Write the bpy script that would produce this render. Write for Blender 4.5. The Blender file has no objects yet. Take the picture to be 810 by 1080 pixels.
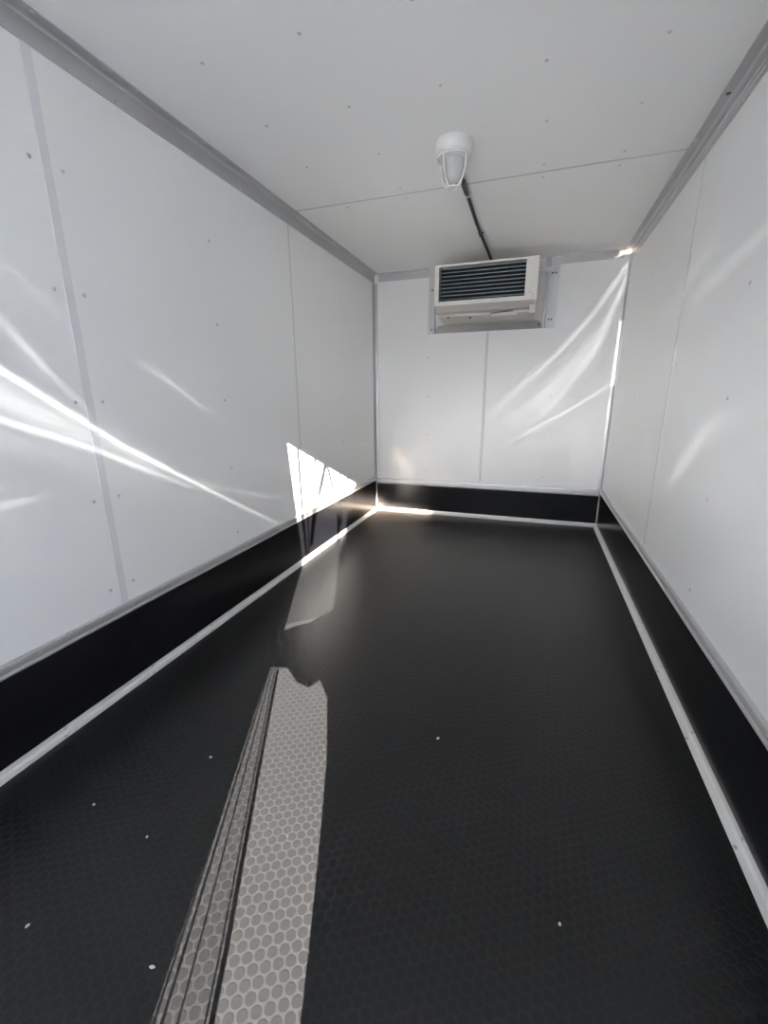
import bpy, bmesh, math, random
from mathutils import Vector, Matrix
random.seed(4)
scn = bpy.context.scene
COL = scn.collection
W, D, H = 2.0, 3.906, 2.113
Y0 = -0.36                      # the open end of the body

# ---------------------------------------------------------------- camera
cam_d = bpy.data.cameras.new('camera'); cam = bpy.data.objects.new('camera', cam_d); COL.objects.link(cam)
cam_d.sensor_fit = 'VERTICAL'; cam_d.sensor_height = 24.0; cam_d.lens = 24.0 * 452.3 / 1080.0
cam_d.clip_start = 0.01
right = Vector((0.9466781, 0.32212413, -0.00605143))
fwd = Vector((-0.31241623, 0.91323481, -0.26153065))
up = Vector((-0.07871896, 0.2494759, 0.9651762))
m = Matrix((right, up, -fwd)).transposed().to_4x4(); m.translation = Vector((1.4156, 0, 1.0928))
cam.matrix_world = m
scn.camera = cam

# ---------------------------------------------------------------- exposure, sky, sun
scn.view_settings.view_transform = 'Standard'; scn.view_settings.look = 'None'
scn.view_settings.gamma = 1.0; scn.view_settings.use_curve_mapping = False
scn.view_settings.exposure = 0.15
SKY = 3.6; SUN = 130.0; STREAK = 1.5
scn.cycles.max_bounces = 16; scn.cycles.diffuse_bounces = 12; scn.cycles.glossy_bounces = 8; scn.cycles.transparent_max_bounces = 16
world = bpy.data.worlds.new('sky'); scn.world = world; world.use_nodes = True
bg = world.node_tree.nodes['Background']
bg.inputs[0].default_value = (0.80, 0.89, 1.0, 1); bg.inputs[1].default_value = SKY
SUN_DIR = Vector((-0.375, 0.927, -0.395)).normalized()
sd = bpy.data.lights.new('sun', 'SUN'); sd.energy = SUN; sd.angle = math.radians(0.2); sd.color = (1.0, 0.95, 0.87)
sun = bpy.data.objects.new('sun', sd); COL.objects.link(sun)
sun.rotation_euler = SUN_DIR.to_track_quat('-Z', 'Y').to_euler(); sun.location = (3, -6, 4)

# strokes of added lamps standing in for sun glints, plus broad wall fill: (width m, strengths, points on the wall)
STREAKS_FILL_LEFT = [(0.6, (0.14, 0.16), [(0.0, 2.73, 1.618), (0.0, 3.333, 1.223)]), (0.013, (1.5, 1.8, 1.5, 0.9), [(0.0, 0.77, 1.224), (0.0, 0.844, 1.169), (0.0, 1.189, 0.922), (0.0, 1.569, 0.69)]), (0.014, (1.2, 0.7), [(0.0, 1.569, 0.69), (0.0, 2.218, 0.306)]), (0.015, (1.1, 1.2, 0.9, 0.6), [(-0.0, 0.736, 1.069), (0.0, 0.816, 1.036), (0.0, 1.077, 0.921), (0.0, 1.484, 0.711)]), (0.075, (0.75, 0.8, 0.3), [(0.0, 0.77, 1.13), (0.0, 0.944, 1.036), (0.0, 1.3, 0.828)]), (0.055, (0.25, 0.2, 0.12, 0.08), [(0.0, 0.761, 0.989), (0.0, 0.95, 0.924), (0.0, 1.241, 0.752), (0.0, 1.709, 0.511)]), (0.02, (0.35, 0.4, 0.2), [(0.0, 1.152, 0.933), (0.0, 1.488, 0.736), (0.0, 2.304, 0.45)]), (0.018, (0.2, 0.45, 0.25), [(0.0, 0.889, 1.268), (0.0, 0.95, 1.196), (0.0, 1.076, 1.054)]), (0.018, (0.2, 0.45, 0.25), [(0.0, 1.325, 1.211), (0.0, 1.476, 1.138), (0.0, 1.685, 1.014)]), (0.02, (0.3, 0.15), [(0.0, 1.615, 1.216), (0.0, 1.692, 1.171)]), (0.02, (0.3, 0.15), [(0.0, 1.9, 1.132), (0.0, 2.011, 1.07)]), (0.012, (0.6, 0.3), [(0.0, 0.766, 0.799), (0.0, 0.862, 0.794)]), (0.05, (0.12, 0.02), [(0.0, 0.754, 0.74), (0.0, 0.77, 0.678)]), (0.008, (0.25, 0.15), [(0.0, 0.708, 0.634), (0.0, 1.072, 0.513)]), (0.016, (0.2, 0.15), [(0.0, 0.895, 1.465), (0.0, 1.052, 1.34)]), (0.014, (0.35, 0.2), [(0.0, 0.864, 1.318), (0.0, 0.972, 1.17)]), (0.03, (0.1, 0.15, 0.05), [(0.0, 1.695, 0.868), (0.0, 2.263, 0.663), (0.0, 2.49, 0.595)])]
STREAKS_FILL_RIGHT = [(0.03, (0.5, 0.4, 0.25, 0.1), [(1.993, 3.906, 2.03), (1.797, 3.906, 1.69), (1.571, 3.906, 1.424), (1.082, 3.906, 0.948)]), (0.03, (0.5, 0.3, 0.25, 0.15), [(2.0, 3.906, 1.973), (1.828, 3.906, 1.415), (1.604, 3.906, 1.072), (1.365, 3.906, 0.816)]), (0.02, (0.4, 0.35, 0.35, 0.08), [(1.988, 3.906, 1.186), (1.76, 3.906, 1.02), (1.47, 3.906, 0.841), (1.022, 3.906, 0.56)]), (0.11, (0.1, 0.25, 0.22, 0.1), [(1.963, 3.906, 1.817), (1.779, 3.906, 1.424), (1.529, 3.906, 1.103), (1.245, 3.906, 0.87)]), (0.02, (1.6, 2), [(1.994, 3.906, 1.619), (1.997, 3.906, 1.171)]), (0.03, (0.3, 0.35, 0.15), [(2.0, 2.076, 1.64), (2.0, 2.431, 1.537), (2.0, 3.305, 1.305)]), (0.03, (0.25, 0.3, 0.12), [(2.0, 1.633, 1.556), (2.0, 1.777, 1.529), (2.0, 2.269, 1.454)]), (0.05, (0.12, 0.15, 0.05), [(2.0, 1.922, 1.485), (2.0, 2.105, 1.495), (2.0, 2.36, 1.436)]), (0.05, (0.15, 0.45, 0.45, 0.15), [(2.0, 1.689, 1.02), (2.0, 1.828, 0.964), (2.0, 2.001, 0.839), (2.0, 2.198, 0.661)]), (1.0, (0.22, 0.22), [(0.678, 3.906, 0.65), (1.707, 3.906, 0.76)]), (0.5, (0.25, 0.25), [(2.0, 1.336, 0.743), (2.0, 1.545, 0.801)]), (0.9, (0.2, 0.2), [(2.0, 2.447, 1.073), (2.0, 3.296, 0.945)]), (0.7, (0.14, 0.14), [(0.629, 2.978, 2.113), (1.496, 2.742, 2.113)])]
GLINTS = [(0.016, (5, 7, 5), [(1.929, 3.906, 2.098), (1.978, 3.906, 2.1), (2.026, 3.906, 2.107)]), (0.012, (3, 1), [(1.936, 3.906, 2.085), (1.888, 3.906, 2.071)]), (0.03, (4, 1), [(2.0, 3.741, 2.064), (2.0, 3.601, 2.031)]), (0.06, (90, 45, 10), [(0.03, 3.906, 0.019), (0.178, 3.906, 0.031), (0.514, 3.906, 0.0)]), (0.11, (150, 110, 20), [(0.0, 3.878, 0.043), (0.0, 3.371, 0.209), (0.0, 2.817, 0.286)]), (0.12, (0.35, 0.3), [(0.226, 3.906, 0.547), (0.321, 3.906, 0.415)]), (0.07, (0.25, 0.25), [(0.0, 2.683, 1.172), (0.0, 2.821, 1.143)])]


def glint_lamp(name, loc, target, energy, color, strokes):
    """an added spot lamp whose light leaves it in streaks and soft fill"""
    ld = bpy.data.lights.new(name, 'SPOT'); ld.energy = energy; ld.color = color
    ld.spot_size = math.radians(150); ld.spot_blend = 0.0; ld.shadow_soft_size = 0.004
    lo = bpy.data.objects.new(name, ld); COL.objects.link(lo)
    loc = Vector(loc); rot = (Vector(target) - loc).to_track_quat('-Z', 'Y')
    lo.location = loc; lo.rotation_euler = rot.to_euler()
    inv = rot.to_matrix().inverted()
    ld.use_nodes = True; nt = ld.node_tree; N = nt.nodes; L = nt.links
    em = next(n for n in N if n.type == 'EMISSION')
    tc = N.new('ShaderNodeTexCoord'); sp = N.new('ShaderNodeSeparateXYZ'); L.new(tc.outputs['Normal'], sp.inputs[0])
    def mth(op, a, b=None, clamp=False):
        n = N.new('ShaderNodeMath'); n.operation = op; n.use_clamp = clamp
        for i, v in enumerate((a, b)):
            if v is None: continue
            if isinstance(v, (int, float)): n.inputs[i].default_value = v
            else: L.new(v, n.inputs[i])
        return n.outputs[0]
    def vm(op, a, b=None):
        n = N.new('ShaderNodeVectorMath'); n.operation = op
        for i, v in enumerate((a, b)):
            if v is None: continue
            if isinstance(v, (tuple, list, Vector)): n.inputs[i].default_value = tuple(v)
            else: L.new(v, n.inputs[i])
        return n
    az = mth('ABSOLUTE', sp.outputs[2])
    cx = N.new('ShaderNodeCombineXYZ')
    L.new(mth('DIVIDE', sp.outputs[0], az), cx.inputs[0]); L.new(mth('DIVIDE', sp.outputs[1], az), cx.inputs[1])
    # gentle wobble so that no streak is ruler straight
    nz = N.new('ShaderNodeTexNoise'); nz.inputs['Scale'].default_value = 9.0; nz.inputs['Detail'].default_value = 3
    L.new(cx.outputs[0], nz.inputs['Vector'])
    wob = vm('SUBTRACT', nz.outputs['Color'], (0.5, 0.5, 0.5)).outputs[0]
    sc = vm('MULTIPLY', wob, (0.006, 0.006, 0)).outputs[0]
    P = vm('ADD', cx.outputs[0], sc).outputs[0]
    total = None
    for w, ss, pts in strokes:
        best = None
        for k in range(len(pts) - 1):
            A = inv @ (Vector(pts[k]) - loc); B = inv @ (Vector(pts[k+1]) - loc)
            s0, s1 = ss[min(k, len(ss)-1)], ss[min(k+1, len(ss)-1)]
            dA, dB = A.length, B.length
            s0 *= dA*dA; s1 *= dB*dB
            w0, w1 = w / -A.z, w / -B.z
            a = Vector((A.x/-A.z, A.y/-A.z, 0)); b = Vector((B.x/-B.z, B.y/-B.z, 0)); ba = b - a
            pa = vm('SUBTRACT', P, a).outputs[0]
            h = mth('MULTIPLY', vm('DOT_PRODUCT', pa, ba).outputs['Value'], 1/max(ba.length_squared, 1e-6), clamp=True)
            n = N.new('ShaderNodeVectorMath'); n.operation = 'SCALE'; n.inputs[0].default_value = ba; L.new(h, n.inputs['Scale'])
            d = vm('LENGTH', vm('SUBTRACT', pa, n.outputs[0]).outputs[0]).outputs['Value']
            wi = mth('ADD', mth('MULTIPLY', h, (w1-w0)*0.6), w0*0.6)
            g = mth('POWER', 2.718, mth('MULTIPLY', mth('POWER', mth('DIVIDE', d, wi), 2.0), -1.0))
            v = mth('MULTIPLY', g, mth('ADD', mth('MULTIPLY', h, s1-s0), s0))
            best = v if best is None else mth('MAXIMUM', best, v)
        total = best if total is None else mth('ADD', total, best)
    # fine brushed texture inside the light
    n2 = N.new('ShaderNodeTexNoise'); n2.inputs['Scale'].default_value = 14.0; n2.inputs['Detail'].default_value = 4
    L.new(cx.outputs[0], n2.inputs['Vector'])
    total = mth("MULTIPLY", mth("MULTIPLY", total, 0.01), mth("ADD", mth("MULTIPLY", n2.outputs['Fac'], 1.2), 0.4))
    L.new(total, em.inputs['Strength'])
    return lo
glint_lamp('added_glint_fill_left', (1.30, -0.22, 1.25), (0.0, 1.2, 0.9), 2200*STREAK, (1.0, 1.0, 0.95), STREAKS_FILL_LEFT)
glint_lamp('added_glint_fill_right', (0.75, -0.22, 1.35), (1.85, 2.9, 1.25), 2200*STREAK, (1.0, 0.99, 0.96), STREAKS_FILL_RIGHT)  # added lamp: streaks plus broad fill on end wall, right wall and ceiling
glint_lamp('added_glint_warm', (1.20, -0.22, 1.10), (1.1, 3.9, 1.05), 2200*STREAK, (1.0, 0.80, 0.58), GLINTS)

# ---------------------------------------------------------------- materials
def nodes(name):
    mt = bpy.data.materials.new(name); mt.use_nodes = True
    nt = mt.node_tree; return mt, nt, nt.nodes, nt.links, nt.nodes['Principled BSDF']
def mat(name, col, rough=0.5, metal=0.0, spec=0.5, bump=0.0, bscale=60.0, var=0.0, vscale=3.0, stretch=None):
    mt, nt, N, L, b = nodes(name)
    b.inputs['Base Color'].default_value = (*col, 1); b.inputs['Roughness'].default_value = rough
    b.inputs['Metallic'].default_value = metal; b.inputs['Specular IOR Level'].default_value = spec
    tc = N.new('ShaderNodeTexCoord'); mp = N.new('ShaderNodeMapping'); L.new(tc.outputs['Object'], mp.inputs[0])
    if stretch: mp.inputs['Scale'].default_value = stretch
    if bump:
        nz = N.new('ShaderNodeTexNoise'); nz.inputs['Scale'].default_value = bscale; nz.inputs['Detail'].default_value = 3
        bp = N.new('ShaderNodeBump'); bp.inputs['Strength'].default_value = bump; bp.inputs['Distance'].default_value = 0.002
        L.new(mp.outputs[0], nz.inputs['Vector']); L.new(nz.outputs['Fac'], bp.inputs['Height']); L.new(bp.outputs[0], b.inputs['Normal'])
    if var:
        nz = N.new('ShaderNodeTexNoise'); nz.inputs['Scale'].default_value = vscale; nz.inputs['Detail'].default_value = 4
        mx = N.new('ShaderNodeMix'); mx.data_type = 'RGBA'
        mx.inputs['A'].default_value = (*[c*(1-var) for c in col], 1); mx.inputs['B'].default_value = (*[min(1, c*(1+var)) for c in col], 1)
        L.new(mp.outputs[0], nz.inputs['Vector']); L.new(nz.outputs['Fac'], mx.inputs['Factor']); L.new(mx.outputs['Result'], b.inputs['Base Color'])
    return mt
M_WALL = mat('white_glassboard', (0.86, 0.86, 0.86), 0.38, spec=0.45, bump=0.06, bscale=5.0, var=0.015)
M_CEIL = mat('white_ceiling_board', (0.85, 0.85, 0.845), 0.5, spec=0.3, bump=0.04, bscale=5.0, var=0.012)
M_JOINT = mat('white_joint_strip', (0.75, 0.75, 0.77), 0.45)
M_ALU = mat('brushed_aluminium', (0.56, 0.56, 0.57), 0.42, metal=0.65, bump=0.15, bscale=40, var=0.05, vscale=8)
M_ALUF = mat('floor_aluminium', (0.82, 0.81, 0.79), 0.5, metal=0.35, bump=0.15, bscale=60, var=0.08, vscale=12)
M_SEAL = mat('joint_sealant', (0.68, 0.69, 0.70), 0.55)
M_SEALC = mat('grey_ceiling_sealant', (0.60, 0.60, 0.59), 0.6)
M_KICK = mat('black_kick_board', (0.009, 0.009, 0.011), 0.2, spec=0.25, bump=0.05, bscale=12)
M_RIVET = mat('rivet_metal', (0.62, 0.62, 0.64), 0.35, metal=0.8)
M_SCREW = mat('dark_screw', (0.10, 0.10, 0.11), 0.4, metal=0.6)
M_BEIGE = mat('painted_housing', (0.80, 0.775, 0.73), 0.42, var=0.02)
M_TRAY = mat('grey_tray_metal', (0.50, 0.47, 0.44), 0.4, metal=0.45, var=0.05)
M_BLADE = mat('blue_grey_louvre', (0.16, 0.21, 0.25), 0.35, metal=0.2)
M_BLACK = mat('black_cavity', (0.006, 0.008, 0.011), 0.5)
M_COND = mat('black_conduit', (0.012, 0.012, 0.013), 0.4)
M_LAMP = mat('white_lamp_body', (0.68, 0.68, 0.67), 0.35)
M_CRUMB = mat('pale_crumb', (0.75, 0.73, 0.68), 0.7)
M_CONC = mat('pale_concrete', (0.42, 0.41, 0.39), 0.9, bump=0.4, bscale=80, var=0.12)

def glass_mat():
    mt, nt, N, L, b = nodes('frosted_glass')
    b.inputs['Base Color'].default_value = (0.86, 0.87, 0.87, 1); b.inputs['Roughness'].default_value = 0.12
    b.inputs['Transmission Weight'].default_value = 0.55; b.inputs['IOR'].default_value = 1.3
    return mt
M_GLASS = glass_mat()

def floor_mat():
    """black rubber with raised round studs in staggered columns"""
    mt, nt, N, L, b = nodes('black_stud_rubber')
    tc = N.new('ShaderNodeTexCoord'); sp = N.new('ShaderNodeSeparateXYZ'); L.new(tc.outputs['Object'], sp.inputs[0])
    def mth(op, a, bb=None, c=None):
        n = N.new('ShaderNodeMath'); n.operation = op
        for i, v in enumerate((a, bb, c)):
            if v is None: continue
            if isinstance(v, (int, float)): n.inputs[i].default_value = v
            else: L.new(v, n.inputs[i])
        return n.outputs[0]
    px, py = 0.0426, 0.0246
    ds = []
    for ox, oy in ((0.0, 0.0), (px/2, py/2)):
        fx = mth('SUBTRACT', mth('FRACT', mth('DIVIDE', mth('ADD', sp.outputs[0], 10*px + ox + 0.003), px)), 0.5)
        fy = mth('SUBTRACT', mth('FRACT', mth('DIVIDE', mth('ADD', sp.outputs[1], 40*py + oy + 0.004), py)), 0.5)
        X = mth('MULTIPLY', fx, px); Y = mth('MULTIPLY', fy, py)
        ds.append(mth('SQRT', mth('ADD', mth('MULTIPLY', X, X), mth('MULTIPLY', Y, Y))))
    d = mth('MINIMUM', ds[0], ds[1])
    def smooth(e0, e1):
        n = N.new('ShaderNodeMapRange'); n.interpolation_type = 'SMOOTHSTEP'
        n.inputs['From Min'].default_value = e0; n.inputs['From Max'].default_value = e1; L.new(d, n.inputs['Value'])
        return n.outputs['Result']
    gap = smooth(0.0098, 0.0116)                 # 0 on the stud, 1 between studs
    nz = N.new('ShaderNodeTexNoise'); nz.inputs['Scale'].default_value = 130; nz.inputs['Detail'].default_value = 4; L.new(tc.outputs['Object'], nz.inputs['Vector'])
    nb = N.new('ShaderNodeTexNoise'); nb.inputs['Scale'].default_value = 2.2; nb.inputs['Detail'].default_value = 4; L.new(tc.outputs['Object'], nb.inputs['Vector'])
    mx = N.new('ShaderNodeMix'); mx.data_type = 'RGBA'
    mx.inputs['A'].default_value = (0.0115, 0.0115, 0.012, 1); mx.inputs['B'].default_value = (0.0185, 0.0185, 0.019, 1)
    L.new(gap, mx.inputs['Factor'])
    dust = N.new('ShaderNodeMix'); dust.data_type = 'RGBA'; dust.blend_type = 'MULTIPLY'; dust.inputs['Factor'].default_value = 1
    cr = N.new('ShaderNodeMapRange'); cr.inputs['To Min'].default_value = 0.7; cr.inputs['To Max'].default_value = 1.35
    L.new(mth('MULTIPLY', mth('ADD', nz.outputs['Fac'], nb.outputs['Fac']), 0.5), cr.inputs['Value'])
    L.new(mx.outputs['Result'], dust.inputs['A']); L.new(cr.outputs['Result'], dust.inputs['B'])
    L.new(dust.outputs['Result'], b.inputs['Base Color'])
    hgt = mth('SUBTRACT', 1.0, smooth(0.0093, 0.0112))
    hh = mth('ADD', hgt, mth('MULTIPLY', nz.outputs['Fac'], 0.12))
    bp = N.new('ShaderNodeBump'); bp.inputs['Strength'].default_value = 0.28; bp.inputs['Distance'].default_value = 0.0012
    L.new(hh, bp.inputs['Height']); L.new(bp.outputs[0], b.inputs['Normal'])
    b.inputs['Roughness'].default_value = 0.34; b.inputs['Specular IOR Level'].default_value = 0.34
    return mt
M_FLOOR = floor_mat()

def pvc(name, milky, clear_col=(0.9, 0.93, 0.95)):
    mt = bpy.data.materials.new(name); mt.use_nodes = True; nt = mt.node_tree; N = nt.nodes; L = nt.links
    for n in list(N):
        if n.type == 'BSDF_PRINCIPLED': N.remove(n)
    out = next(n for n in N if n.type == 'OUTPUT_MATERIAL')
    tl = N.new('ShaderNodeBsdfTranslucent'); tl.inputs[0].default_value = (0.82, 0.87, 0.95, 1)
    df = N.new('ShaderNodeBsdfDiffuse'); df.inputs[0].default_value = (0.81, 0.84, 0.89, 1)
    tr = N.new('ShaderNodeBsdfTransparent'); tr.inputs[0].default_value = (*clear_col, 1)
    m1 = N.new('ShaderNodeMixShader'); m1.inputs[0].default_value = 0.9; L.new(tl.outputs[0], m1.inputs[1]); L.new(df.outputs[0], m1.inputs[2])
    m2 = N.new('ShaderNodeMixShader'); m2.inputs[0].default_value = milky; L.new(tr.outputs[0], m2.inputs[1]); L.new(m1.outputs[0], m2.inputs[2])
    L.new(m2.outputs[0], out.inputs['Surface'])
    return mt
M_MILK = pvc('milky_pvc', 1.0)
M_CLEAR = pvc('clear_pvc', 0.14, (0.95, 0.95, 0.95))
M_FILM = pvc('cloudy_pvc', 0.25, (0.93, 0.93, 0.93))
M_FOLD = pvc('folded_pvc', 0.72)

# ---------------------------------------------------------------- mesh helpers
def box(bm, x0, x1, y0, y1, z0, z1, bev=0.0):
    r = bmesh.ops.create_cube(bm, size=1.0)
    for v in r['verts']:
        v.co = Vector(((x0+x1)/2 + v.co.x*(x1-x0), (y0+y1)/2 + v.co.y*(y1-y0), (z0+z1)/2 + v.co.z*(z1-z0)))
    if bev:
        es = set(e for v in r['verts'] for e in v.link_edges)
        bmesh.ops.bevel(bm, geom=list(es), offset=bev, segments=2, affect='EDGES', profile=0.6)
def prism(bm, prof, axis, a0, a1):
    """closed profile (u, v) swept along an axis: 'x' -> (y,z), 'y' -> (x,z), 'z' -> (x,y)"""
    def P(t, u, v): return {'x': (t, u, v), 'y': (u, t, v), 'z': (u, v, t)}[axis]
    A = [bm.verts.new(P(a0, *p)) for p in prof]; B = [bm.verts.new(P(a1, *p)) for p in prof]
    bm.faces.new(A); bm.faces.new(B[::-1]); n = len(prof)
    for i in range(n): bm.faces.new((A[i], B[i], B[(i+1) % n], A[(i+1) % n]))
def tube(bm, pts, r, seg=12, closed=False):
    pts = [Vector(p) for p in pts]; rings = []
    n = len(pts); ref = None
    for i, p in enumerate(pts):
        if closed: t = pts[(i+1) % n] - pts[i-1]
        else: t = pts[min(i+1, n-1)] - pts[max(i-1, 0)]
        t.normalize()
        if ref is None: ref = t.orthogonal().normalized()
        ref = (ref - t*ref.dot(t)).normalized(); q = t.cross(ref)
        rr = r[i] if isinstance(r, (list, tuple)) else r
        rings.append([bm.verts.new(p + ref*math.cos(2*math.pi*k/seg)*rr + q*math.sin(2*math.pi*k/seg)*rr) for k in range(seg)])
    for i in range(n if closed else n-1):
        a, b = rings[i], rings[(i+1) % n]
        for k in range(seg): bm.faces.new((a[k], a[(k+1) % seg], b[(k+1) % seg], b[k]))
    if not closed: bm.faces.new(rings[0][::-1]); bm.faces.new(rings[-1])
def lathe(bm, prof, seg=32, c=(0, 0)):
    rings = []
    for r, z in prof:
        if r < 1e-5: rings.append([bm.verts.new((c[0], c[1], z))])
        else: rings.append([bm.verts.new((c[0]+r*math.cos(2*math.pi*k/seg), c[1]+r*math.sin(2*math.pi*k/seg), z)) for k in range(seg)])
    for a, b in zip(rings, rings[1:]):
        for k in range(seg):
            k2 = (k+1) % seg
            if len(a) == 1 and len(b) == 1: continue
            if len(a) == 1: bm.faces.new((a[0], b[k2], b[k]))
            elif len(b) == 1: bm.faces.new((a[k], a[k2], b[0]))
            else: bm.faces.new((a[k], a[k2], b[k2], b[k]))
def obj(name, bm, material, parent=None, smooth=False):
    bmesh.ops.recalc_face_normals(bm, faces=bm.faces)
    me = bpy.data.meshes.new(name); bm.to_mesh(me); bm.free(); me.materials.append(material)
    if smooth:
        for p in me.polygons: p.use_smooth = True
        if hasattr(me, 'set_sharp_from_angle'): me.set_sharp_from_angle(angle=math.radians(40))
    o = bpy.data.objects.new(name, me); COL.objects.link(o)
    if parent:
        o.parent = parent
        o.matrix_parent_inverse = Matrix.Translation(parent.location).inverted()
    return o
def tag(o, label=None, cat=None, group=None, kind=None):
    if label: o['label'] = label
    if cat: o['category'] = cat
    if group: o['group'] = group
    if kind: o['kind'] = kind
    return o
def empty(name, loc):
    e = bpy.data.objects.new(name, None); e.empty_display_size = 0.1; COL.objects.link(e); e.location = loc; return e
def struct(name, bm, material, label, cat='trim', smooth=False):
    return tag(obj(name, bm, material, None, smooth), label, cat, kind='structure')

# ---------------------------------------------------------------- shell
T = 0.06
bm = bmesh.new(); box(bm, -T, W+T, Y0, D+T, -0.08, 0)
floor = struct('floor', bm, M_FLOOR, 'black rubber floor covered in small raised round studs', 'floor')
bm = bmesh.new(); box(bm, -T, W+T, Y0, D+T, H, H+T)
ceiling = struct('ceiling', bm, M_CEIL, 'flat white panel ceiling with one cross joint', 'ceiling')
bm = bmesh.new(); box(bm, -T, 0, Y0, D+T, 0, H)
wall_left = struct('wall_left', bm, M_WALL, 'long glossy white panel wall with bright streaks of sunlight', 'wall')
bm = bmesh.new(); box(bm, W, W+T, Y0, D+T, 0, H)
wall_right = struct('wall_right', bm, M_WALL, 'white panel wall on the right with faint light streaks', 'wall')
bm = bmesh.new(); box(bm, 0, W, D, D+T, 0, H)
wall_back = struct('wall_back', bm, M_WALL, 'white end wall holding the louvred cooling unit', 'wall')

# rivets and screws: one mesh per facing, copied
def dome_mesh(name, r, h, axis, material):
    bm = bmesh.new(); lathe(bm, [(r, 0), (r*0.95, h*0.45), (r*0.6, h*0.9), (0, h)], 12)
    R = {'+x': Matrix.Rotation(math.pi/2, 4, 'Y'), '-x': Matrix.Rotation(-math.pi/2, 4, 'Y'), '-y': Matrix.Rotation(math.pi/2, 4, 'X'),
         '+z': Matrix.Identity(4), '-z': Matrix.Rotation(math.pi, 4, 'X')}[axis]
    bmesh.ops.transform(bm, matrix=R, verts=bm.verts); bmesh.ops.recalc_face_normals(bm, faces=bm.faces)
    me = bpy.data.meshes.new(name); bm.to_mesh(me); bm.free(); me.materials.append(material)
    for p in me.polygons: p.use_smooth = True
    return me
RIV = {a: dome_mesh('rivet', 0.0062, 0.003, a, M_RIVET) for a in ('+x', '-x', '-y', '-z', '+z')}
DSC = {a: dome_mesh('screw', 0.0075, 0.004, a, M_SCREW) for a in ('-y', '-z', '-x')}
def put(me, loc, parent):
    o = bpy.data.objects.new(me.name.split('.')[0], me); COL.objects.link(o); o.parent = parent
    if parent: o.location = Vector(loc) - parent.location
    else: o.location = loc
    return o

# panel joints
ti = [0]
def trim(bm, material, label, smooth=False):
    ti[0] += 1
    return struct('trim_%d' % ti[0], bm, material, label, 'trim', smooth)
ZS = [0.41, 0.745, 1.078, 1.414, 1.757]
def joint_x(x, s, y, w, label, rivs, mt=M_JOINT):
    bm = bmesh.new()
    prism(bm, [(x, y-w/2), (x+s*0.0015, y-w/2+0.001), (x+s*0.0015, y+w/2-0.001), (x, y+w/2)], 'z', 0.335, H-0.07)
    t = trim(bm, mt, label)
    for dy in rivs:
        for z in ZS: put(RIV['+x' if s > 0 else '-x'], (x, y+dy, z), wall_left if s > 0 else wall_right)
    return t
joint_x(0, 1, 1.088, 0.030, 'wide pale joint strip near the open end of the streaked wall', (-0.048, 0.048))
joint_x(0, 1, 2.47, 0.016, 'thin joint strip beside the sunlit triangle on the streaked wall', (), M_SEAL)
joint_x(2, -1, 2.385, 0.020, 'thin upright joint strip on the right wall', (), M_SEAL)
for z in ZS:
    put(RIV['+x'], (0, 1.776, z), wall_left); put(RIV['-x'], (W, 1.70, z), wall_right)
    put(RIV['+x'], (0, 3.16, z), wall_left); put(RIV['-x'], (W, 3.1, z), wall_right)
bm = bmesh.new(); prism(bm, [(1.0-0.010, D), (1.0-0.008, D-0.002), (1.008, D-0.002), (1.010, D)], 'z', 0.335, 1.60)
trim(bm, M_SEAL, 'upright joint strip on the end wall below the cooling unit')
for z in ZS[:-1]:
    put(RIV['-y'], (0.50, D, z), wall_back); put(RIV['-y'], (1.535, D, z), wall_back)
bm = bmesh.new(); prism(bm, [(2.494, H), (2.496, H-0.0018), (2.506, H-0.0018), (2.508, H)], 'x', 0.045, W-0.045)
trim(bm, M_SEALC, 'thin joint strip crossing the ceiling behind the caged lamp')
for x in (0.34, 0.683, 1.026, 1.37, 1.70):
    for y in (1.06, 1.41, 1.76, 2.09): put(RIV['-z'], (x + random.uniform(-.006, .006), y, H), ceiling)
    if abs(x-1.026) > .1:
        for y in (2.43, 2.555): put(RIV['-z'], (x, y, H), ceiling)

# ceiling angle trims (one leg on the ceiling, one down the wall)
def angle_y(x, s, leg_c, leg_w, label, ridge=False):
    t = 0.003; bm = bmesh.new(); X = lambda d: x + s*d
    prof = [(X(0), H), (X(leg_c), H), (X(leg_c), H-t), (X(0.012), H-t), (X(0.006), H-0.006), (X(t), H-0.012)]
    if ridge: prof += [(X(t), H-0.036), (X(t+0.006), H-0.040), (X(t+0.006), H-0.046), (X(t), H-0.049), (X(t), H-0.060), (X(t+0.004), H-0.063), (X(t), H-0.067)]
    prof += [(X(t), H-leg_w), (X(0), H-leg_w)]
    prism(bm, prof, 'y', Y0+0.02, D)
    tr = trim(bm, M_ALU, label)
    y = 1.04
    while y < D-0.1:
        put(RIV['+x' if s > 0 else '-x'], (X(t), y, H-leg_w+0.010), tr); put(RIV['-z'], (X(leg_c-0.010), y+0.06, H-t), tr); y += 0.333
    return tr
angle_y(0, 1, 0.043, 0.071, 'aluminium angle trim along ceiling above the streaked wall')
rt = angle_y(W, -1, 0.045, 0.084, 'ridged aluminium angle trim along ceiling above right wall', True)
put(DSC['-z'], (W-0.026, 2.13, H-0.003), rt)
bm = bmesh.new(); t = 0.003
prism(bm, [(D, H), (D-0.03, H), (D-0.03, H-t), (D-t, H-t), (D-t, H-0.062), (D, H-0.062)], 'x', 0.044, 0.495)
prism(bm, [(D, H), (D-0.03, H), (D-0.03, H-t), (D-t, H-t), (D-t, H-0.055), (D, H-0.055)], 'x', 1.52, W-0.046)
tr = trim(bm, M_ALU, 'aluminium angle trim where end wall meets ceiling')
for x in (0.2, 0.4, 1.69, 1.9): put(RIV['-y'], (x, D-t, H-0.042), tr); 
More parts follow.
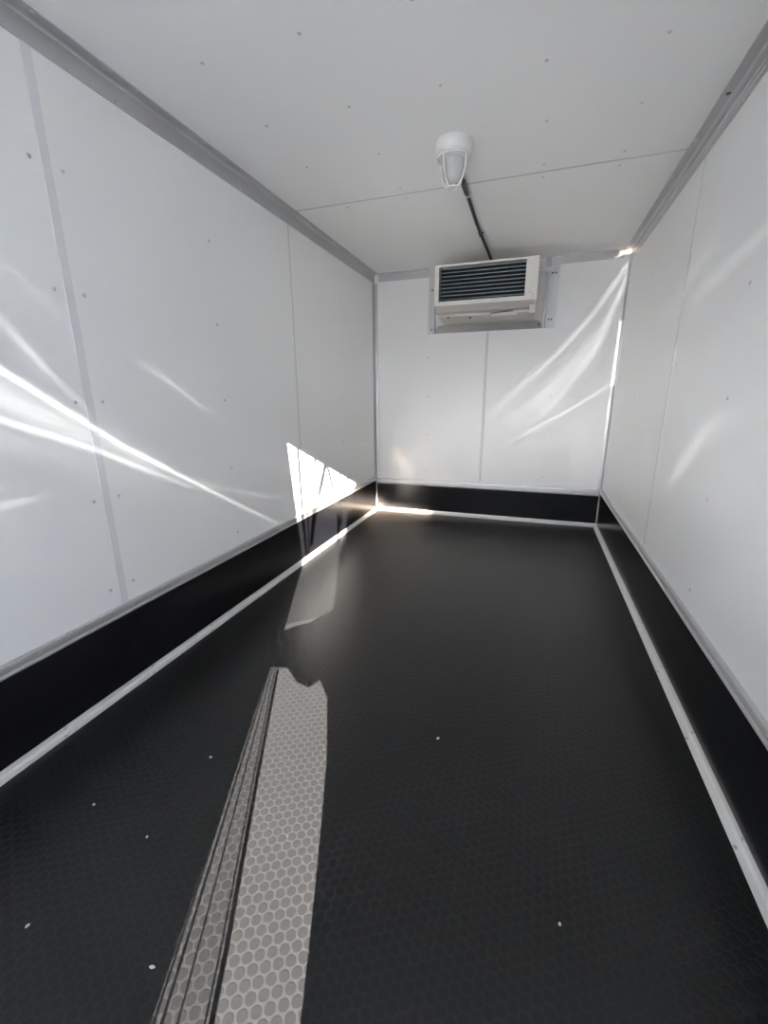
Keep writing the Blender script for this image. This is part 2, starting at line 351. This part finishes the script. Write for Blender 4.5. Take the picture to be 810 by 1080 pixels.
# upright corner trims
def corner(x, s, label):
    bm = bmesh.new(); X = lambda d: x + s*d; w = 0.032; w2 = 0.05
    prism(bm, [(X(0), D), (X(w), D), (X(w), D-t), (X(0.012), D-0.006), (X(0.005), D-0.013), (X(t), D-w2), (X(0), D-w2)], 'z', 0.012, H-0.075)
    tr = trim(bm, M_ALU, label)
    for z in ZS: put(RIV['-y'], (X(w-0.010), D-t, z+0.02), tr); put(RIV['+x' if s > 0 else '-x'], (X(t), D-w2+0.012, z-0.03), tr)
    # joint sleeves
    for z in (1.22, 1.0, 0.82):
        o = put(RIV['-y'], (X(0.012), D-0.008, z), tr)
corner(0, 1, 'upright aluminium corner trim behind the sunlit triangle')
corner(W, -1, 'upright aluminium corner trim in the right back corner')

# kick boards and their trims
KZ = 0.302
bm = bmesh.new(); box(bm, 0, 0.006, Y0+0.02, D-0.006, 0.0, KZ); kl = struct('baseboard_left', bm, M_KICK, 'black kick board along the foot of the streaked wall', 'kick board')
bm = bmesh.new(); box(bm, W-0.006, W, Y0+0.02, D-0.006, 0.0, KZ); kr = struct('baseboard_right', bm, M_KICK, 'black kick board along the foot of the right wall', 'kick board')
bm = bmesh.new(); box(bm, 0, W, D-0.006, D, 0.0, KZ-0.02); kb = struct('baseboard_back', bm, M_KICK, 'black kick board across the foot of the end wall', 'kick board')
def kprof(u, s, z0, hgt):
    U = lambda d: u + s*d
    return [(U(0), z0), (U(0.013), z0), (U(0.0145), z0+0.005), (U(0.008), z0+0.012), (U(0.007), z0+hgt-0.014), (U(0.015), z0+hgt-0.011), (U(0.013), z0+hgt-0.002), (U(0), z0+hgt)]
def kick_trim_y(x, s, label, y0):
    bm = bmesh.new(); prism(bm, kprof(x, s, KZ-0.004, 0.040), 'y', Y0+0.02, D-0.009)
    tr = trim(bm, M_ALU, label); y = y0
    while y < D-0.2:
        put(RIV['+x' if s > 0 else '-x'], (x+s*0.009, y, KZ+0.017), tr); y += 0.333
kick_trim_y(0, 1, 'aluminium edging above the left black kick board', 0.772)
kick_trim_y(W, -1, 'aluminium edging above the right black kick board', 1.07)
bm = bmesh.new(); prism(bm, kprof(D, -1, KZ-0.034, 0.050), 'x', 0.012, W-0.012)
tr = trim(bm, M_ALU, 'aluminium edging above the end wall kick board')
for x in (0.3, 0.66, 1.06, 1.42, 1.75): put(RIV['-y'], (x, D-0.009, KZ-0.008), tr)
# floor coves
def cove(u, s, a=0.027, b=0.030):
    U = lambda d: u + s*d
    return [(U(0), 0.0), (U(b), 0.0), (U(b), 0.002), (U(b*0.55), 0.007), (U(0.011), 0.015), (U(0.0085), a), (U(0), a)]
def cove_y(x, s, label, ys):
    bm = bmesh.new(); prism(bm, cove(x, s), 'y', Y0+0.02, D-0.004)
    tr = trim(bm, M_ALUF, label)
    for y in ys:
        put(RIV['+z'], (x+s*0.024, y-0.012, 0.003), tr); put(RIV['+x' if s > 0 else '-x'], (x+s*0.0085, y, 0.021), tr)
cove_y(0, 1, 'pale aluminium cove strip at left edge of the black floor', (0.43, 0.79, 1.15, 1.5, 1.87, 2.2, 2.6, 2.95, 3.3))
cove_y(W, -1, 'pale aluminium cove strip at right edge of the black floor', (1.06, 1.43, 1.80, 2.17, 2.54, 2.91, 3.28))
bm = bmesh.new(); prism(bm, cove(D, -1, 0.030, 0.034), 'x', 0.006, W-0.006)
trim(bm, M_ALUF, 'aluminium cove strip where floor meets end wall')

# the open end: rear frame, yard outside
bm = bmesh.new(); box(bm, -T, W+T, Y0, Y0+0.02, 1.957, H); box(bm, -T, 0.0, Y0, Y0+0.02, 0, 1.957); box(bm, W, W+T, Y0, Y0+0.02, 0, 1.957)
trim(bm, M_ALU, 'aluminium frame round the open rear doorway')
bm = bmesh.new(); box(bm, -14, 16, -26, Y0-0.05, -0.62, -0.55)
struct('ground_outside', bm, M_CONC, 'pale concrete yard outside the rear doorway', 'ground')

# ---------------------------------------------------------------- unseen strip curtain across the doorway (behind the viewer), gap shaped for the sun patches
YC = -0.30
def strip(bm, L_, R_, y, bulge=0.0, th=0.0018, nx=6):
    """L_, R_: edge polylines [(x, z)] from top to bottom, equal length"""
    F, B = [], []
    for (xl, zl), (xr, zr) in zip(L_, R_):
        f, b = [], []
        for k in range(nx+1):
            u = k/nx; x = xl+(xr-xl)*u; z = zl+(zr-zl)*u; yy = y + bulge*math.sin(math.pi*u)
            f.append(bm.verts.new((x, yy, z))); b.append(bm.verts.new((x, yy+th, z)))
        F.append(f); B.append(b)
    n = len(F)
    for i in range(n-1):
        for k in range(nx):
            bm.faces.new((F[i][k], F[i][k+1], F[i+1][k+1], F[i+1][k])); bm.faces.new((B[i][k+1], B[i][k], B[i+1][k], B[i+1][k+1]))
        bm.faces.new((F[i][0], F[i+1][0], B[i+1][0], B[i][0])); bm.faces.new((F[i][nx], B[i][nx], B[i+1][nx], F[i+1][nx]))
    for k in range(nx):
        bm.faces.new((F[0][k], B[0][k], B[0][k+1], F[0][k+1])); bm.faces.new((F[-1][k], F[-1][k+1], B[-1][k+1], B[-1][k]))
cur = empty('strip_curtain', (1.0, YC, 0)); tag(cur, 'unseen milky plastic strip curtain in the open rear doorway, shaped to cut the sunlight', 'curtain')
bm = bmesh.new(); box(bm, 0.0, W, YC-0.03, YC+0.012, 1.957, 1.985); obj('rail', bm, M_ALU, cur)
ZT = 1.957
for i in range(5):                                         # left of the gap
    x0 = 0.005 + i*0.19
    bm = bmesh.new(); strip(bm, [(x0, ZT), (x0, 0.012)], [(x0+0.205, ZT), (x0+0.205, 0.012)], YC-0.012*(i % 2), 0.008 if i % 2 else -0.008)
    obj('strip', bm, M_MILK, cur)
zl = [ZT, 1.446, 0.81, 0.69, 0.30, 0.0]
bm = bmesh.new(); strip(bm, [(0.945, z) for z in zl], list(zip([1.056, 1.085, 1.122, 1.109, 1.106, 1.104], zl)), YC, -0.006); obj('strip', bm, M_MILK, cur)
zr = [ZT, 1.60, 1.24, 0.92, 0.647, 0.545, 0.45, 0.354, 0.15, 0.0]
bm = bmesh.new(); strip(bm, list(zip([1.495, 1.41, 1.362, 1.368, 1.384, 1.403, 1.404, 1.401, 1.385, 1.38], zr)), [(1.62, z) for z in zr], YC, 0.006); obj('strip', bm, M_MILK, cur)
for i in range(2):
    x0 = 1.60 + i*0.19
    bm = bmesh.new(); strip(bm, [(x0, ZT), (x0, 0.012)], [(x0+0.205, ZT), (x0+0.205, 0.012)], YC-0.012*((i+1) % 2), 0.008); obj('strip', bm, M_MILK, cur)
# unseen band added across the gap to block sun between the patches
bm = bmesh.new()
xs = [1.09, 1.124, 1.19, 1.243, 1.30, 1.343, 1.384, 1.40]
lo = [0.69, 0.69, 0.698, 0.668, 0.662, 0.685, 0.647, 0.64]; hi = [0.80, 0.808, 0.835, 0.85, 0.885, 0.905, 0.93, 0.94]
strip(bm, [(x, h) for x, h in zip(xs, hi)], [(x, l) for x, l in zip(xs, lo)], YC+0.004, 0.0, nx=3); obj('crossing_blocker', bm, M_MILK, cur)
# clear film added in the upper gap to dim the sun, and its creases
bm = bmesh.new(); strip(bm, [(1.04, ZT), (1.08, 1.446), (1.11, 0.83)], [(1.50, ZT), (1.40, 1.446), (1.38, 0.90)], YC-0.006, 0.01); obj('clear_strip', bm, M_FILM, cur)
for pl, w in (([(1.105, 1.95), (1.112, 1.5), (1.122, 1.2)], 0.014), ([(1.262, 1.95), (1.205, 1.65), (1.165, 1.42), (1.150, 1.28)], 0.020), ([(1.268, 1.95), (1.292, 1.84), (1.325, 1.70), (1.337, 1.5), (1.330, 1.32)], 0.018),
              ([(1.20, 1.95), (1.178, 1.6), (1.15, 1.3)], 0.011), ([(1.15, 1.95), (1.14, 1.5), (1.135, 1.2)], 0.008), ([(1.36, 1.95), (1.37, 1.75), (1.35, 1.5)], 0.014), ([(1.42, 1.95), (1.40, 1.8), (1.40, 1.65)], 0.014)):
    bm = bmesh.new(); strip(bm, [(x-w/2, z) for x, z in pl], [(x+w/2, z) for x, z in pl], YC+0.004, 0.001, nx=2); obj('crease', bm, M_MILK if w > .0105 else M_FOLD, cur)
# clear folded edge in the lower gap
dk = [(1.148, 0.69), (1.185, 0.49), (1.218, 0.33), (1.226, 0.27), (1.236, 0.0)]
bm = bmesh.new(); strip(bm, [(1.10, z) for _, z in dk], dk, YC-0.004, 0.0); obj('clear_strip', bm, M_CLEAR, cur)
for off, w in ((0.0, 0.011), (-0.013, 0.004), (-0.55, 0.004), (-0.8, 0.006), (-0.93, 0.005)):
    pl = [(x+off if off > -0.1 else 1.102+(x-1.102)*(1+off), z) for x, z in dk]
    bm = bmesh.new(); strip(bm, [(x-w/2, z) for x, z in pl], [(x+w/2, z) for x, z in pl], YC+0.002, 0.001, nx=2); obj('crease', bm, M_FOLD if off else M_MILK, cur)

# ---------------------------------------------------------------- mounting frame round the unit
mf = empty('mounting_frame', (1.0, D, 1.605)); tag(mf, 'riveted aluminium mounting frame fixed to end wall around the louvred cooling unit', 'mounting frame')
x0, x1, z0, z1 = 0.495, 1.520, 1.605, H-0.003
bm = bmesh.new()
prism(bm, [(x0, D), (x0, D-0.003), (x0+0.058, D-0.003), (x0+0.058, D-0.045), (x0+0.062, D-0.045), (x0+0.062, D)], 'z', z0, z1); obj('side_angle', bm, M_ALU, mf)
bm = bmesh.new()
prism(bm, [(x1, D), (x1, D-0.003), (x1-0.058, D-0.003), (x1-0.058, D-0.010), (x1-0.066, D-0.010), (x1-0.068, D-0.040), (x1-0.074, D-0.040), (x1-0.078, D-0.012), (x1-0.092, D-0.012), (x1-0.094, D-0.028), (x1-0.100, D-0.028), (x1-0.10, D)], 'z', z0, z1)
obj('side_angle', bm, M_ALU, mf)
bm = bmesh.new()
A = [(x0+0.058, D-0.003, z0+0.002), (x1-0.075, D-0.003, z0+0.002), (x1-0.125, D-0.048, z0+0.055), (x0+0.10, D-0.048, z0+0.055)]
vs = [bm.verts.new(p) for p in A]; vb = [bm.verts.new((p[0], D, p[2])) for p in A]
bm.faces.new(vs); bm.faces.new(vb[::-1])
for i in range(4): bm.faces.new((vs[i], vb[i], vb[(i+1) % 4], vs[(i+1) % 4]))
obj('bottom_angle', bm, M_ALU, mf)
bm = bmesh.new(); box(bm, x0+0.062, x1-0.10, D-0.004, D, z0+0.05, z1); obj('backing_panel', bm, M_WALL, mf)
for dx, z in ((0.030, 1.64), (0.030, 1.95), (0.075, 1.632)): put(DSC['-y'], (x0+dx, D-0.004, z), mf)
for dx, z in ((0.030, 1.67), (0.052, 1.67), (0.025, 2.0), (0.05, 2.0), (0.072, 2.03)): put(DSC['-y'], (x1-dx, D-0.004, z), mf)
for dx, z in ((0.035, 2.035), (0.04, 1.635)): put(RIV['-y'], (x1-dx, D-0.004, z), mf)
put(DSC['-y'], (x1-0.12, D-0.030, z0+0.028), mf)

# ---------------------------------------------------------------- cooling unit
YF = 3.50
cu = empty('cooling_unit', (1.0, D, 1.64)); tag(cu, 'beige cooling unit with dark horizontal louvres, high on the end wall', 'cooling unit')
ux0, ux1, ut, ub = 0.633, 1.370, 2.026, 1.747
bm = bmesh.new()                                           # casing: open-fronted shell round the louvre cavity
box(bm, ux0+0.004, ux1-0.004, YF+0.08, D-0.05, ub+0.004, ut-0.004, 0.004)
obj('casing', bm, M_BEIGE, cu)
lx0, lx1, lz0, lz1 = 0.664, 1.286, 1.777, 2.011
bm = bmesh.new()
box(bm, ux0, ux1, YF, YF+0.082, lz1, ut); box(bm, ux0, ux1, YF, YF+0.082, ub, lz0)
box(bm, ux0, lx0, YF, YF+0.082, lz0, lz1); box(bm, lx1, ux1, YF, YF+0.082, lz0, lz1)
obj('front_panel', bm, M_BEIGE, cu)
bm = bmesh.new(); box(bm, lx0, lx1, YF+0.074, YF+0.079, lz0, lz1); obj('grille_backing', bm, M_BLACK, cu)
bm = bmesh.new(); box(bm, lx0, lx1, YF+0.03, YF+0.034, lz0, lz1)
bm.free()
n = 9
for i in range(n):
    z = lz0 + (lz1-lz0)*(i+0.35)/n
    bm = bmesh.new()
    prism(bm, [(YF+0.006, z), (YF+0.005, z+0.0045), (YF+0.040, z+0.014), (YF+0.041, z+0.011)], 'x', lx0+0.001, lx1-0.001)
    obj('louvre', bm, M_BLADE, cu)
bm = bmesh.new()                                           # sloping lip below the face
prism(bm, [(YF+0.002, ub), (YF+0.022, ub-0.045), (YF+0.06, ub-0.052), (YF+0.06, ub)], 'x', ux0+0.006, ux1-0.006); obj('lower_lip', bm, M_TRAY, cu)
bm = bmesh.new()
prism(bm, [(YF+0.05, ub), (YF+0.07, ub-0.068), (D-0.075, ub-0.088), (D-0.052, ub-0.05), (D-0.052, ub)], 'x', ux0+0.02, ux1-0.012); obj('drip_tray', bm, M_TRAY, cu)
bm = bmesh.new(); box(bm, 1.06, 1.24, YF+0.066, YF+0.082, ub-0.082, ub-0.058, 0.002); obj('drain_bracket', bm, M_TRAY, cu)
bm = bmesh.new(); tube(bm, [(1.05, YF+0.066, ub-0.062), (1.15, YF+0.06, ub-0.056), (1.21, YF+0.062, ub-0.054)], 0.0035, 8); obj('sensor_wire', bm, M_SCREW, cu, True)
bm = bmesh.new(); box(bm, ux1-0.045, ux1-0.004, YF+0.012, YF+0.07, ub-0.085, ub-0.03, 0.003); obj('corner_block', bm, M_TRAY, cu)
for p in ((1.345, YF, 1.765), (1.345, YF, 1.785), (1.322, YF, 1.80)): put(RIV['-y'], p, cu)
put(DSC['-y'], (0.73, YF+0.068, ub-0.074), cu); put(DSC['-y'], (0.90, YF+0.068, ub-0.084), cu)
bm = bmesh.new(); box(bm, ux1-0.01, 1.475, D-0.055, D-0.042, 2.005, 2.035, 0.002); obj('fixing_bracket', bm, M_LAMP, cu)
bm = bmesh.new(); box(bm, ux0-0.03, ux0+0.01, D-0.055, D-0.045, 2.005, 2.035, 0.002); obj('fixing_bracket', bm, M_LAMP, cu)

# ---------------------------------------------------------------- ceiling lamp
lc = (1.012, 2.115)
la = empty('ceiling_lamp', (lc[0], lc[1], H)); tag(la, 'unlit white bulkhead lamp with a wire cage on the ceiling', 'lamp')
bm = bmesh.new(); lathe(bm, [(0, H), (0.076, H), (0.078, H-0.008), (0.077, H-0.036), (0.070, H-0.044), (0.064, H-0.047), (0.062, H-0.060), (0.050, H-0.064), (0, H-0.064)], 48, lc); obj('lamp_base', bm, M_LAMP, la, True)
bm = bmesh.new(); lathe(bm, [(0.044, H-0.064), (0.045, H-0.085), (0.043, H-0.115), (0.036, H-0.136), (0.020, H-0.148), (0, H-0.151)], 40, lc); obj('glass_jar', bm, M_GLASS, la, True)
bm = bmesh.new(); lathe(bm, [(0, H-0.064), (0.013, H-0.064), (0.013, H-0.075), (0.024, H-0.095), (0.026, H-0.110), (0.018, H-0.125), (0, H-0.130)], 24, lc); obj('bulb', bm, M_LAMP, la, True)
for k in range(4):
    a = math.radians(62 + k*90); bm = bmesh.new()
    tube(bm, [(lc[0]+r*math.cos(a), lc[1]+r*math.sin(a), H-z) for r, z in ((0.066, 0.046), (0.065, 0.075), (0.060, 0.11), (0.050, 0.14), (0.034, 0.158), (0.022, 0.163))], 0.0042, 8)
    obj('cage_rib', bm, M_LAMP, la, True)
for r, z in ((0.067, 0.058), (0.022, 0.163)):
    bm = bmesh.new(); tube(bm, [(lc[0]+r*math.cos(2*math.pi*k/32), lc[1]+r*math.sin(2*math.pi*k/32), H-z) for k in range(32)], 0.0042, 8, True)
    obj('cage_ring', bm, M_LAMP, la, True)

# ---------------------------------------------------------------- conduit from lamp to unit
co = empty('conduit', (1.0, 3.0, H)); tag(co, 'black conduit running along the ceiling from caged lamp to cooling unit', 'conduit')
bm = bmesh.new(); tube(bm, [(1.0, 2.19, H-0.011), (0.998, 2.6, H-0.011), (0.996, 3.0, H-0.011), (1.004, 3.4, H-0.011), (1.012, 3.80, H-0.011)], 0.0095, 12); obj('pipe', bm, M_COND, co, True)
bm = bmesh.new(); tube(bm, [(0.998, 2.44, H-0.014), (0.998, 2.56, H-0.014)], 0.0125, 12); obj('coupling', bm, M_COND, co, True)
for y in (2.60, 3.2):
    bm = bmesh.new(); prism(bm, [(0.980, H), (0.980, H-0.003), (0.986, H-0.003), (0.988, H-0.022), (1.009, H-0.022), (1.012, H-0.003), (1.018, H-0.003), (1.018, H)], 'y', y-0.006, y+0.006); obj('clip', bm, M_SEAL if y < 2.7 else M_COND, co)

# ---------------------------------------------------------------- crumbs on the floor
spots = [((1.201, 1.163), 0.0045, 'white crumb alone in the middle of the dark floor'),
         ((0.540, 0.862), 0.004, 'pale crumb on the floor left of the bright sun patch, furthest from viewer'),
         ((0.344, 0.626), 0.0035, 'pale crumb on the floor close to the left cove strip'),
         ((0.559, 0.603), 0.003, 'tiny pale crumb midway between left cove strip and sun patch'),
         ((0.475, 0.372), 0.0035, 'pale crumb at the lower left edge of the photo'),
         ((0.785, 0.404), 0.003, 'thin pale sliver touching the left edge of the sun patch'),
         ((1.554, 0.738), 0.003, 'small pale crumb at lower right of the dark floor')]
for i, ((x, y), r, lab) in enumerate(spots):
    bm = bmesh.new(); bmesh.ops.create_icosphere(bm, subdivisions=2, radius=r)
    for v in bm.verts: v.co *= random.uniform(0.75, 1.15); v.co.z = v.co.z*0.5; v.co.x *= 2.2 if 'sliver' in lab else 1.3
    o = obj('crumb', bm, M_CRUMB); o.location = (x, y, r*0.42); o.rotation_euler.z = random.uniform(0, 3); tag(o, lab, 'crumb', 'crumbs scattered on the floor')
